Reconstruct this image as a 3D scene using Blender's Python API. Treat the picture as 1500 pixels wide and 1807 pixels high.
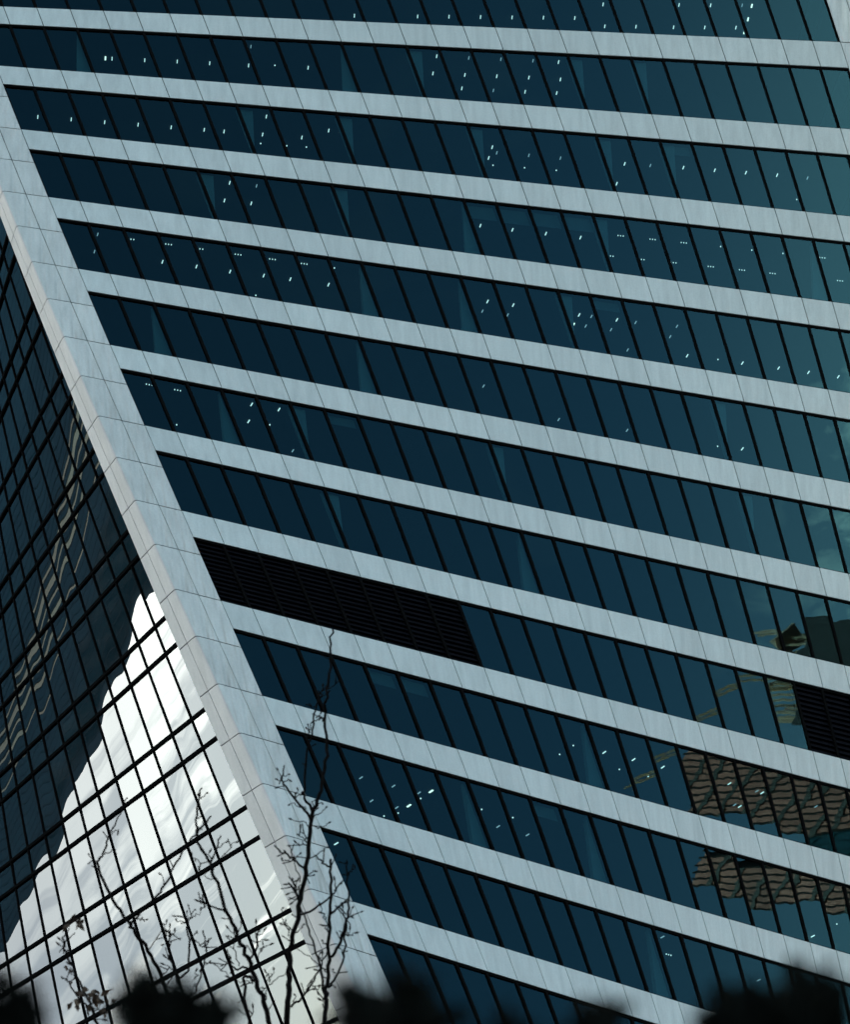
import bpy, bmesh, math, random
from mathutils import Vector, Matrix, noise
R_ = math.radians
random.seed(7)
sc = bpy.context.scene
for o in list(bpy.data.objects):
    bpy.data.objects.remove(o)
col = sc.collection

# ------------------------------------------------------------------ camera
S = 4.2                                   # storey height in metres
CK = 21.3724                              # camera is this many storeys below storey level 0
Z0 = 1.7 + CK * S                         # height of storey level 0
CAM = Vector((-3.7912 * S, -29.7096 * S, 1.7))
YAW, PITCH, ROLL = 0.144449, 0.544624, -0.0525358
FPX = 1000 * math.exp(1.68408757)
fw = Vector((math.sin(YAW) * math.cos(PITCH), math.cos(YAW) * math.cos(PITCH), math.sin(PITCH)))
rt = Vector((math.cos(YAW), -math.sin(YAW), 0))
up = rt.cross(fw)
r2 = rt * math.cos(ROLL) + up * math.sin(ROLL)
u2 = -rt * math.sin(ROLL) + up * math.cos(ROLL)
cd = bpy.data.cameras.new('camera')
cam = bpy.data.objects.new('camera', cd)
col.objects.link(cam)
M3 = Matrix((r2, u2, -fw)).transposed()
cam.matrix_world = Matrix.Translation(CAM) @ M3.to_4x4()
cd.sensor_fit = 'HORIZONTAL'
cd.sensor_width = 36
cd.lens = FPX / 1500 * 36
cd.clip_end = 6000
cd.clip_start = 0.2
cd.dof.use_dof = True
cd.dof.focus_distance = 138
cd.dof.aperture_fstop = 5.6
sc.camera = cam

def at(px, py, dist):
    """the place seen at a point of the picture, a horizontal distance away"""
    d = fw + r2 * ((px - 750) / FPX) - u2 * ((py - 903.5) / FPX)
    return CAM + d * (dist / math.hypot(d.x, d.y))

def see(p):
    d = Vector(p) - CAM
    z = d.dot(fw)
    return 750 + FPX * d.dot(r2) / z, 903.5 - FPX * d.dot(u2) / z

# ------------------------------------------------------------------ sky, sun, exposure
SUN_AZ, SUN_EL = R_(-38), R_(13)          # azimuth clockwise from +y
w = bpy.data.worlds.new('World')
sc.world = w
w.use_nodes = True
nt = w.node_tree
nt.nodes.clear()
N = nt.nodes.new
sky = N('ShaderNodeTexSky')
sky.sky_type = 'NISHITA'
sky.sun_disc = False
sky.sun_elevation = SUN_EL
sky.sun_rotation = SUN_AZ
sky.altitude = 150
sky.air_density = 0.8
sky.dust_density = 1.3
sky.ozone_density = 2.5
tc = N('ShaderNodeTexCoord')
sx = N('ShaderNodeSeparateXYZ')
zz = N('ShaderNodeMath'); zz.operation = 'MAXIMUM'; zz.inputs[1].default_value = 0.0
za = N('ShaderNodeMath'); za.operation = 'ADD'; za.inputs[1].default_value = 0.16
dx = N('ShaderNodeMath'); dx.operation = 'DIVIDE'
dy = N('ShaderNodeMath'); dy.operation = 'DIVIDE'
mp = N('ShaderNodeCombineXYZ')
nz = N('ShaderNodeTexNoise')
nz.inputs['Scale'].default_value = 4.2
nz.inputs['Detail'].default_value = 7
nz.inputs['Roughness'].default_value = 0.6
nz.inputs['Distortion'].default_value = 1.0
cr = N('ShaderNodeValToRGB')
cr.color_ramp.elements[0].position = 0.48
cr.color_ramp.elements[0].color = (0, 0, 0, 1)
cr.color_ramp.elements[1].position = 0.62
cr.color_ramp.elements[1].color = (0.9, 0.9, 0.9, 1)
bw = N('ShaderNodeRGBToBW')
cloud = N('ShaderNodeMix'); cloud.data_type = 'RGBA'; cloud.blend_type = 'MULTIPLY'
cloud.inputs[0].default_value = 1
cloud.inputs[7].default_value = (4.0, 4.25, 4.6, 1)
mix = N('ShaderNodeMix'); mix.data_type = 'RGBA'
tint = N('ShaderNodeMix'); tint.data_type = 'RGBA'; tint.blend_type = 'MULTIPLY'
tint.inputs[0].default_value = 1
tint.inputs[7].default_value = (0.93, 0.975, 0.80, 1)
bg = N('ShaderNodeBackground')
bg.inputs[1].default_value = 0.15
out = N('ShaderNodeOutputWorld')
L = nt.links.new
L(tc.outputs['Generated'], sx.inputs[0]); L(sx.outputs[2], zz.inputs[0]); L(zz.outputs[0], za.inputs[0])
L(sx.outputs[0], dx.inputs[0]); L(za.outputs[0], dx.inputs[1]); L(sx.outputs[1], dy.inputs[0]); L(za.outputs[0], dy.inputs[1])
L(dx.outputs[0], mp.inputs[0]); L(dy.outputs[0], mp.inputs[1]); L(mp.outputs[0], nz.inputs['Vector'])
nz.noise_dimensions = '4D'; nz.inputs['W'].default_value = 0.0
nb = N('ShaderNodeTexNoise'); nb.noise_dimensions = '4D'; nb.inputs['W'].default_value = 53.43       # broad cloud fields with clear gaps
nb.inputs['Scale'].default_value = 0.42; nb.inputs['Detail'].default_value = 1
ca = N('ShaderNodeMath'); ca.operation = 'MULTIPLY_ADD'; ca.inputs[1].default_value = 1.35; ca.inputs[2].default_value = -0.68
cb = N('ShaderNodeMath'); cb.operation = 'ADD'
L(mp.outputs[0], nb.inputs['Vector']); L(nb.outputs['Fac'], ca.inputs[0]); L(ca.outputs[0], cb.inputs[0]); L(nz.outputs['Fac'], cb.inputs[1])
L(cb.outputs[0], cr.inputs[0]); 
bank = N('ShaderNodeMapRange'); bank.interpolation_type = 'SMOOTHSTEP'      # cloud lies low towards the horizon, clear overhead
bank.inputs[1].default_value = 0.12; bank.inputs[2].default_value = 0.45; bank.inputs[3].default_value = 1; bank.inputs[4].default_value = 0.04
cm = N('ShaderNodeMath'); cm.operation = 'MULTIPLY'
L(sx.outputs[2], bank.inputs[0]); L(bank.outputs[0], cm.inputs[0]); L(cr.outputs[0], cm.inputs[1]); 
hz = N('ShaderNodeMapRange'); hz.interpolation_type = 'SMOOTHSTEP'          # thin haze thickening towards the horizon all round
hz.inputs[1].default_value = 0.05; hz.inputs[2].default_value = 0.55; hz.inputs[3].default_value = 0.26; hz.inputs[4].default_value = 0.0
hm = N('ShaderNodeMath'); hm.operation = 'MAXIMUM'
L(sx.outputs[2], hz.inputs[0]); L(cm.outputs[0], hm.inputs[0]); L(hz.outputs[0], hm.inputs[1]); L(hm.outputs[0], mix.inputs[0])
L(sky.outputs[0], bw.inputs[0]); L(bw.outputs[0], cloud.inputs[6])
L(sky.outputs[0], mix.inputs[6]); L(cloud.outputs[2], mix.inputs[7])
L(mix.outputs[2], tint.inputs[6]); L(tint.outputs[2], bg.inputs[0]); L(bg.outputs[0], out.inputs[0])

sl = bpy.data.lights.new('sun', 'SUN')
sl.energy = 2.0
sl.angle = R_(0.5)
sl.color = (1.0, 0.86, 0.70)
sun = bpy.data.objects.new('sun', sl)
col.objects.link(sun)
sd = Vector((math.sin(SUN_AZ) * math.cos(SUN_EL), math.cos(SUN_AZ) * math.cos(SUN_EL), math.sin(SUN_EL)))
sun.rotation_euler = sd.to_track_quat('Z', 'Y').to_euler()
sun.location = (0, 0, 300)
sc.view_settings.view_transform = 'Standard'
sc.view_settings.look = 'None'
sc.view_settings.gamma = 1
sc.view_settings.exposure = 1.18
sc.cycles.max_bounces = 10
sc.cycles.transparent_max_bounces = 16
sc.cycles.caustics_reflective = False
sc.cycles.caustics_refractive = False

# ------------------------------------------------------------------ materials
def new_mat(name):
    m = bpy.data.materials.new(name)
    m.use_nodes = True
    t = m.node_tree
    t.nodes.clear()
    o = t.nodes.new('ShaderNodeOutputMaterial')
    return m, t, o

def plain(name, color, rough=0.6, metal=0.0, var=0.15, scale=2.0, bump=0.0, spec=0.5):
    m, t, o = new_mat(name)
    p = t.nodes.new('ShaderNodeBsdfPrincipled')
    g = t.nodes.new('ShaderNodeNewGeometry')
    n = t.nodes.new('ShaderNodeTexNoise'); n.inputs['Scale'].default_value = scale; n.inputs['Detail'].default_value = 5
    t.links.new(g.outputs['Position'], n.inputs['Vector'])
    r = t.nodes.new('ShaderNodeMapRange')
    r.inputs[1].default_value = 0.3; r.inputs[2].default_value = 0.7
    r.inputs[3].default_value = 1 - var; r.inputs[4].default_value = 1 + var
    t.links.new(n.outputs['Fac'], r.inputs[0])
    mx = t.nodes.new('ShaderNodeMix'); mx.data_type = 'RGBA'; mx.blend_type = 'MULTIPLY'
    mx.inputs[0].default_value = 1; mx.inputs[6].default_value = (*color, 1)
    t.links.new(r.outputs[0], mx.inputs[7])
    t.links.new(mx.outputs[2], p.inputs['Base Color'])
    p.inputs['Roughness'].default_value = rough
    p.inputs['Metallic'].default_value = metal
    p.inputs['Specular IOR Level'].default_value = spec
    if bump:
        b = t.nodes.new('ShaderNodeBump'); b.inputs['Strength'].default_value = 1; b.inputs['Distance'].default_value = bump
        t.links.new(n.outputs['Fac'], b.inputs['Height']); t.links.new(b.outputs[0], p.inputs['Normal'])
    t.links.new(p.outputs[0], o.inputs[0])
    return m

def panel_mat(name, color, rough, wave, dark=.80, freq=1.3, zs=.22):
    """coated aluminium cladding: faint rain streaks (painted reflections on the corner), speckle, slow oil-canning"""
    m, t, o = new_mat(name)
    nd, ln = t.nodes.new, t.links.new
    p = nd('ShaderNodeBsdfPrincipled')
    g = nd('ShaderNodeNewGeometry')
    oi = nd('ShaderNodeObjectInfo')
    # vertical rain streaks; on the corner cladding they paint in soft reflections
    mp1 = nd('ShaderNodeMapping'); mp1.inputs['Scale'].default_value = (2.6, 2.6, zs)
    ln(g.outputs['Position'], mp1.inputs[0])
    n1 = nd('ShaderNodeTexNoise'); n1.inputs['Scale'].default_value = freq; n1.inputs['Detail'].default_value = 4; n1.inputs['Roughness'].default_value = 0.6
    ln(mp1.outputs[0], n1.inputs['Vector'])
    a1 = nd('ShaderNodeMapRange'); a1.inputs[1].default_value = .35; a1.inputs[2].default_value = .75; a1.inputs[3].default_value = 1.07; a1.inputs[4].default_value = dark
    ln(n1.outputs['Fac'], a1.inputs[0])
    # speckle
    n2 = nd('ShaderNodeTexNoise'); n2.inputs['Scale'].default_value = 14; n2.inputs['Detail'].default_value = 4
    ln(g.outputs['Position'], n2.inputs['Vector'])
    a2 = nd('ShaderNodeMapRange'); a2.inputs[1].default_value = .3; a2.inputs[2].default_value = .7; a2.inputs[3].default_value = .95; a2.inputs[4].default_value = 1.04
    ln(n2.outputs['Fac'], a2.inputs[0])
    a3 = nd('ShaderNodeMapRange'); a3.inputs[3].default_value = .95; a3.inputs[4].default_value = 1.05
    ln(oi.outputs['Random'], a3.inputs[0])
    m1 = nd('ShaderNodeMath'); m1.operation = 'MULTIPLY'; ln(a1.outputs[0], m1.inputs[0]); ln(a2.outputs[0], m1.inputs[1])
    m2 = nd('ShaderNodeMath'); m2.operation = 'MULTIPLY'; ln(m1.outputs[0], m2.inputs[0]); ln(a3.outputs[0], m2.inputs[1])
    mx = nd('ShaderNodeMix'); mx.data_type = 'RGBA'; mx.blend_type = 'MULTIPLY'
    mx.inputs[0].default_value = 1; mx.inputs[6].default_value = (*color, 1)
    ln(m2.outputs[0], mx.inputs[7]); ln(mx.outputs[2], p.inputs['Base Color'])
    p.inputs['Roughness'].default_value = rough
    p.inputs['Specular IOR Level'].default_value = 0.6
    mp3 = nd('ShaderNodeMapping'); mp3.inputs['Scale'].default_value = (2.8, 1.0, 0.06)
    tcd = nd('ShaderNodeTexCoord')
    ln(tcd.outputs['Object'], mp3.inputs[0])
    n3 = nd('ShaderNodeTexNoise'); n3.inputs['Scale'].default_value = 0.9; n3.inputs['Detail'].default_value = 1
    ln(mp3.outputs[0], n3.inputs['Vector'])
    b = nd('ShaderNodeBump'); b.inputs['Strength'].default_value = 1; b.inputs['Distance'].default_value = wave
    ln(n3.outputs['Fac'], b.inputs['Height']); ln(b.outputs[0], p.inputs['Normal'])
    ln(p.outputs[0], o.inputs[0])
    return m

def glass_mat(name, tint, ior, wave, wscale, stretch=(1, 1, 1), detail=2.0, film=(1, 1, 1)):
    """one coated glass skin: mirror by Fresnel on the outer face, tinted see-through otherwise"""
    m, t, o = new_mat(name)
    nd, ln = t.nodes.new, t.links.new
    g = nd('ShaderNodeNewGeometry')
    mp1 = nd('ShaderNodeMapping'); mp1.inputs['Scale'].default_value = stretch
    ln(g.outputs['Position'], mp1.inputs[0])
    n = nd('ShaderNodeTexNoise'); n.inputs['Scale'].default_value = wscale; n.inputs['Detail'].default_value = detail
    ln(mp1.outputs[0], n.inputs['Vector'])
    b = nd('ShaderNodeBump'); b.inputs['Strength'].default_value = 1; b.inputs['Distance'].default_value = wave
    ln(n.outputs['Fac'], b.inputs['Height'])
    gl = nd('ShaderNodeBsdfGlossy'); gl.inputs['Roughness'].default_value = 0.0; gl.inputs['Color'].default_value = (*film, 1)
    ln(b.outputs[0], gl.inputs['Normal'])
    tr = nd('ShaderNodeBsdfTransparent'); tr.inputs[0].default_value = (*tint, 1)
    fr = nd('ShaderNodeFresnel'); fr.inputs[0].default_value = ior
    ln(b.outputs[0], fr.inputs['Normal'])
    inv = nd('ShaderNodeMath'); inv.operation = 'SUBTRACT'; inv.inputs[0].default_value = 1
    ln(g.outputs['Backfacing'], inv.inputs[1])
    mu = nd('ShaderNodeMath'); mu.operation = 'MULTIPLY'
    ln(fr.outputs[0], mu.inputs[0]); ln(inv.outputs[0], mu.inputs[1])
    mx = nd('ShaderNodeMixShader')
    ln(mu.outputs[0], mx.inputs[0]); ln(tr.outputs[0], mx.inputs[1]); ln(gl.outputs[0], mx.inputs[2])
    ln(mx.outputs[0], o.inputs[0])
    return m

def emit_mat(name, color, s):
    m, t, o = new_mat(name)
    e = t.nodes.new('ShaderNodeEmission'); e.inputs[0].default_value = (*color, 1); e.inputs[1].default_value = s
    t.links.new(e.outputs[0], o.inputs[0])
    m.cycles.emission_sampling = 'NONE'
    return m

PANEL = panel_mat('pale_cladding', (0.60, 0.64, 0.645), 0.38, 0.025, 0.88)
CORNER = panel_mat('pale_corner_cladding', (0.66, 0.67, 0.665), 0.20, 0.30, 0.86, 0.9, 0.10)  # colour streaks here are painted reflections, beside the oil-canning bump
RETURN = panel_mat('pale_return_cladding', (0.66, 0.59, 0.60), 0.55, 0.02, 0.9, 1.0)
GLASS = glass_mat('front_glass', (0.36, 0.52, 0.55), 2.2, 0.0018, 0.55, film=(0.155, 0.375, 0.425))
SIDEGLASS = glass_mat('side_glass', (0.30, 0.45, 0.48), 2.6, 0.010, 0.36, (1.5, 1.5, 0.07), 0.3, film=(0.95, 0.90, 0.95))
FRAME = plain('dark_frame', (0.006, 0.006, 0.0065), 0.8, 0.0, 0.2, 3, 0, 0.0)
LOUVRE = plain('louvre_metal', (0.006, 0.006, 0.009), 0.6, 0.0, 0.25, 3, 0, 0.05)
JOINT = plain('joint_backing', (0.008, 0.008, 0.009), 0.9, 0, 0.1, 2, 0, 0.0)
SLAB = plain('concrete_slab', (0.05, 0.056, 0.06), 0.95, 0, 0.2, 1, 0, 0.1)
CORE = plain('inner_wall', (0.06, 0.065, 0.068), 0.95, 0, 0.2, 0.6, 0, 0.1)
COLUMN = plain('painted_column', (0.6, 0.63, 0.63), 0.8, 0, 0.06, 1)
LAMP = emit_mat('lit_ceiling_lamp', (1.0, 0.90, 0.80), 2.1)
LAMPW = emit_mat('lit_warm_lamp', (1.0, 0.84, 0.66), 3.0)
LAMPDIM = emit_mat('dim_ceiling_lamp', (0.92, 0.97, 1.0), 0.7)
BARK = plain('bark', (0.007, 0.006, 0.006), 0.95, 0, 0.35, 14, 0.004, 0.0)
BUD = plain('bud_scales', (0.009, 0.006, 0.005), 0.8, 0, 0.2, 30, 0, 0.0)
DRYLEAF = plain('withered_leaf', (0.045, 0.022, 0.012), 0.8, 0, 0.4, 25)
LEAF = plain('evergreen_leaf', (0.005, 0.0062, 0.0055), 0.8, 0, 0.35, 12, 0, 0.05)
PAVING = plain('paving', (0.16, 0.155, 0.15), 0.85, 0, 0.2, 0.6, 0.003)

# ------------------------------------------------------------------ mesh helpers
class MB:
    def __init__(s):
        s.v = []; s.f = []; s.mi = []
    def add(s, vs, fs, mi=0):
        b = len(s.v); s.v += [tuple(x) for x in vs]
        for f in fs:
            s.f.append(tuple(b + i for i in f)); s.mi.append(mi)
    def box8(s, v, mi=0):
        s.add(v, [(0, 3, 2, 1), (4, 5, 6, 7), (0, 1, 5, 4), (1, 2, 6, 5), (2, 3, 7, 6), (3, 0, 4, 7)], mi)
    def box(s, lo, hi, mi=0):
        x0, y0, z0 = lo; x1, y1, z1 = hi
        s.box8([(x0, y0, z0), (x1, y0, z0), (x1, y1, z0), (x0, y1, z0), (x0, y0, z1), (x1, y0, z1), (x1, y1, z1), (x0, y1, z1)], mi)
    def tube(s, pts, rad, n=6, mi=0):
        rings = []
        prev = None
        for i, p in enumerate(pts):
            a = pts[max(0, i - 1)]; c = pts[min(len(pts) - 1, i + 1)]
            d = (Vector(c) - Vector(a)).normalized()
            x = d.orthogonal().normalized() if prev is None else (prev - d * prev.dot(d)).normalized()
            prev = x
            y = d.cross(x)
            rings.append([Vector(p) + (x * math.cos(q) + y * math.sin(q)) * rad[i] for q in [2 * math.pi * k / n for k in range(n)]])
        b = [p for r in rings for p in r]
        fs = []
        for i in range(len(pts) - 1):
            for k in range(n):
                fs.append((i * n + k, i * n + (k + 1) % n, (i + 1) * n + (k + 1) % n, (i + 1) * n + k))
        fs.append(tuple(range(n - 1, -1, -1)))
        fs.append(tuple((len(pts) - 1) * n + k for k in range(n)))
        s.add(b, fs, mi)
    def mesh(s, name, mats, smooth=False):
        me = bpy.data.meshes.new(name)
        me.from_pydata(s.v, [], s.f)
        for m in (mats if isinstance(mats, (list, tuple)) else [mats]):
            me.materials.append(m)
        if any(s.mi):
            me.polygons.foreach_set('material_index', s.mi)
        if smooth:
            me.polygons.foreach_set('use_smooth', [True] * len(me.polygons))
        bm = bmesh.new(); bm.from_mesh(me); bmesh.ops.recalc_face_normals(bm, faces=bm.faces); bm.to_mesh(me); bm.free()
        me.update()
        return me

def link(name, me, parent=None, mw=None):
    o = bpy.data.objects.new(name, me)
    col.objects.link(o)
    if parent is not None:
        o.parent = parent
    if mw is not None:
        o.matrix_basis = mw
    return o

def tag(o, label=None, cat=None, group=None, kind=None):
    if label: o['label'] = label
    if cat: o['category'] = cat
    if group: o['group'] = group
    if kind: o['kind'] = kind
    return o

def empty(name, loc=(0, 0, 0)):
    o = bpy.data.objects.new(name, None)
    o.location = loc
    col.objects.link(o)
    return o

# ------------------------------------------------------------------ ground
g = MB()
g.add([(-3000, -3000, 0), (3000, -3000, 0), (3000, 3000, 0), (-3000, 3000, 0)], [(0, 1, 2, 3)])
tag(link('ground', g.mesh('ground', PAVING)), 'grey paved ground around the twisted tower', kind='structure')

# ------------------------------------------------------------------ the twisted tower
DTH = 0.05401725                          # turn per storey
RF = 4.7719 * S                           # axis to front face
PW = 0.348551 * S                         # panel width
BAND = 0.292502                           # share of a storey covered by the pale band
ES = 0.1                                  # the end panels are this much narrower
NP = 27
XL = -4.9374 * S                          # left glass plane
YL0, PWL = -4.045723 * S, 0.33511 * S     # first left mullion, left pane width
DT, DB = -0.025332, 0.272702              # left spandrel, share of a storey
XC = 5.126 * S                            # outer side of the corner cladding
SM = 4.894493 * S                         # seam of the corner cladding
YC = -4.47215 * S                         # rear edge of the corner return

def sj(j):
    j = min(max(j, ES), NP - ES)
    return (j - NP / 2) * PW

def turn(x, y, k):
    a = DTH * k
    return Vector((x * math.cos(a) - y * math.sin(a), x * math.sin(a) + y * math.cos(a), -S * k))

def FP(s, d, k): return turn(s, -(RF + d), k)           # front face: along, outward, storeys down
def LP(y, d, k): return turn(XL - d, y, k)              # left face

def rbox(P, a0, a1, d0, d1, k0, k1, bevel=0.0):
    """a box that follows the twisted face"""
    mb = MB()
    if not bevel:
        mb.box8([P(a0, d0, k1), P(a1, d0, k1), P(a1, d1, k1), P(a0, d1, k1), P(a0, d0, k0), P(a1, d0, k0), P(a1, d1, k0), P(a0, d1, k0)])
    else:
        c, ck = bevel, bevel / S
        A = [(a0, k1), (a1, k1), (a1, k0), (a0, k0)]
        B = [(a0 + c, k1 - ck), (a1 - c, k1 - ck), (a1 - c, k0 + ck), (a0 + c, k0 + ck)]
        v = [P(a, d0, k) for a, k in A] + [P(a, d1 - c, k) for a, k in A] + [P(a, d1, k) for a, k in B]
        f = [(0, 1, 2, 3), (8, 9, 10, 11)]
        for i in range(4):
            n = (i + 1) % 4
            f += [(i, n, 4 + n, 4 + i), (4 + i, 4 + n, 8 + n, 8 + i)]
        mb.add(v, f)
    return mb

tower = empty('twisted_office_tower', (0, 0, 0))
tag(tower, 'twisted office tower with pale horizontal bands, dark slanting windows and a mirror glass side', 'skyscraper')

def centred(mb):
    c = sum((Vector(v) for v in mb.v), Vector()) / len(mb.v)
    mb.v = [tuple(Vector(v) - c) for v in mb.v]
    return c

def bentpane(FP, a0, a1, d0, th, k0, k1, flat=0.65):
    """a cold-bent pane: follows the turn from sill to head, nearly flat from side to side"""
    na, nk = 3, 5
    mb = MB(); nor = []
    am = (a0 + a1) / 2
    def nrm(s, k):
        h = .01
        n = (FP(s + h, d0, k) - FP(s - h, d0, k)).cross(FP(s, d0, k - h) - FP(s, d0, k + h))
        n = n.normalized(); c = FP(s, d0 + .1, k) - FP(s, d0, k)
        return n if n.dot(c) > 0 else -n
    v = []
    for d in (d0, d0 - th):
        for i in range(nk + 1):
            for j in range(na + 1):
                a, k = a0 + (a1 - a0) * j / na, k1 + (k0 - k1) * i / nk
                v.append(FP(a, d, k))
                n = (nrm(a, k) * (1 - flat) + nrm(am, k) * flat).normalized()
                nor.append(n if d == d0 else -n)
    W = na + 1; B_ = (nk + 1) * W
    f = []
    for i in range(nk):
        for j in range(na):
            q = i * W + j
            f.append((q, q + 1, q + W + 1, q + W)); f.append((B_ + q, B_ + q + W, B_ + q + W + 1, B_ + q + 1))
    rim = [j for j in range(W)] + [i * W + na for i in range(1, nk + 1)] + [nk * W + j for j in range(na - 1, -1, -1)] + [i * W for i in range(nk - 1, 0, -1)]
    for i in range(len(rim)):
        p, q = rim[i], rim[(i + 1) % len(rim)]
        f.append((p, B_ + p, B_ + q, q))
    mb.add(v, f); mb.nor = nor
    return mb

class Kind:
    """alike pieces of the tower: one mesh per place along the face, shared by all storeys"""
    def __init__(s, name, mats, smooth=False, jitter=0.0):
        s.name, s.mats, s.smooth, s.jitter = name, mats, smooth, jitter
        s.cache, s.items = {}, []
    def put(s, key, maker, k):
        if key not in s.cache:
            mb = maker()
            s.cache[key] = (mb, centred(mb))
        mb, c = s.cache[key]
        a = DTH * k
        loc = Matrix.Rotation(a, 4, 'Z') @ c
        loc = Vector((loc.x, loc.y, loc.z + Z0 - S * k))
        s.items.append((key, k, loc))
    def done(s, limit=300, extra=''):
        me = {}
        for key, (mb, c) in s.cache.items():
            me[key] = mb.mesh(s.name, s.mats, s.smooth)
            if hasattr(mb, 'nor'):
                q = me[key]
                q.polygons.foreach_set('use_smooth', [True] * len(q.polygons))
                q.normals_split_custom_set_from_vertices(mb.nor)
        def off(it):
            x, y = see(it[2])
            ox = max(0, -x - 10, x - 1510); oy = max(0, -y - 10, y - 1817)
            return (max(ox, oy) > 30, max(ox, oy) * 0 + (it[2] - CAM).length)
        its = sorted(s.items, key=off)
        shown = [i for i in its[:limit] if not off(i)[0]]
        rest = [i for i in its if i not in shown]
        for key, k, loc in shown:
            jit = Matrix.Identity(4)
            if s.jitter:
                jit = Matrix.Rotation(R_(random.gauss(0, s.jitter)), 4, 'X') @ Matrix.Rotation(R_(random.gauss(0, s.jitter)), 4, 'Y') @ Matrix.Rotation(R_(random.gauss(0, s.jitter)), 4, 'Z')
            link(s.name, me[key], tower, Matrix.Translation(loc) @ Matrix.Rotation(DTH * k, 4, 'Z') @ jit)
        if rest:
            mb = MB()
            for key, k, loc in rest:
                src = s.cache[key][0]
                m = Matrix.Translation(loc) @ Matrix.Rotation(DTH * k, 4, 'Z')
                nb = len(mb.mi)
                mb.add([m @ Vector(v) for v in src.v], src.f)
                mb.mi[nb:] = src.mi
            o = link(s.name, mb.mesh(s.name, s.mats, s.smooth), tower)
            o['kind'] = 'stuff'
        print(s.name, len(shown), 'rest', len(rest))

ROWS = range(-2, 14)
GD = -0.13                                # glass set back behind the pale bands
pan = Kind('spandrel_panel', PANEL)
win = Kind('window_pane', GLASS, jitter=0.16)
lou = Kind('louvre_panel', LOUVRE)
mul = Kind('mullion', FRAME)
tra = Kind('transom', FRAME)
bak = Kind('band_backing', JOINT)
MW = 0.058
GAP = 0.017

def louvre_mesh(j):
    mb = MB()
    a0, a1 = sj(j) + MW * .7, sj(j + 1) - MW * .7
    n = 13
    k0, k1 = BAND + .02, 1 - .01
    for i in range(n):
        ka = k0 + (k1 - k0) * i / n
        kb = ka + (k1 - k0) / n * .85
        mb.box8([FP(a0, GD + .02, kb), FP(a1, GD + .02, kb), FP(a1, GD - .0, kb), FP(a0, GD - .0, kb),
                 FP(a0, GD - .10, ka), FP(a1, GD - .10, ka), FP(a1, GD - .12, ka), FP(a0, GD - .12, ka)])
    x = rbox(FP, a0, a1, GD - .30, GD - .26, k0, k1)
    mb.add(x.v, x.f)
    return mb

for r in ROWS:
    for j in range(NP):
        pan.put(j, lambda: rbox(FP, sj(j) + GAP, sj(j + 1) - GAP, -0.05, 0.0, 0.0, BAND, 0.008), r)
        if r == 7 and (j < 8 or j >= 19):
            lou.put(j, lambda: louvre_mesh(j), r)
        else:
            win.put(j, lambda: bentpane(FP, sj(j) + .02, sj(j + 1) - .02, GD, .03, BAND - .005, 1.005), r)
    for j in range(NP + 1):
        mul.put(j, lambda: rbox(FP, sj(j) - MW, sj(j) + MW, GD - .12, GD + .055, BAND, 1.0), r)
    tra.put('head', lambda: rbox(FP, sj(0), sj(NP), GD - .10, GD + .05, BAND - .012, BAND + .018), r)
    tra.put('sill', lambda: rbox(FP, sj(0), sj(NP), GD - .10, GD + .05, 1 - .016, 1.012), r)
    bak.put('back', lambda: rbox(FP, sj(0) - .02, sj(NP) + .02, -0.35, -0.055, 0.006, BAND - .004), r)

# left mirror face
vis = Kind('glass_panel', SIDEGLASS, jitter=0.14)
spa = Kind('spandrel_glass', SIDEGLASS, jitter=0.14)
cmu = Kind('curtain_mullion', FRAME)
ctr = Kind('curtain_transom', FRAME)
YE0, YE1 = YC - .05, -YC + .05
NL = 24
def yl(m):                                # edge lines of the left panes, m = 0 at the corner
    if m <= 0: return YE0
    if m > NL + 1: return YE1
    return YL0 + (m - 1) * PWL
sbk = Kind('spandrel_backing', plain('spandrel_backing', (0.05, 0.055, 0.06), 0.9))
for r in ROWS:
    for m in range(NL + 2):
        vis.put(m, lambda: bentpane(LP, yl(m) + .02, yl(m + 1) - .02, 0, .03, DB, 1 + DT, .7), r)
        spa.put(m, lambda: bentpane(LP, yl(m) + .02, yl(m + 1) - .02, 0, .03, DT, DB, .7), r)
    for m in range(1, NL + 2):
        cmu.put(m, lambda: rbox(LP, yl(m) - .034, yl(m) + .034, -.12, .05, DT, 1 + DT), r)
    for nm, kk in (('a', DT), ('b', DB)):
        ctr.put(nm, lambda: rbox(LP, YE0, YE1, -.12, .075, kk - .0145, kk + .0145), r)
    sbk.put('s', lambda: rbox(LP, YE0, YE1, -.30, -.22, DT + .03, DB - .03), r)

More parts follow.
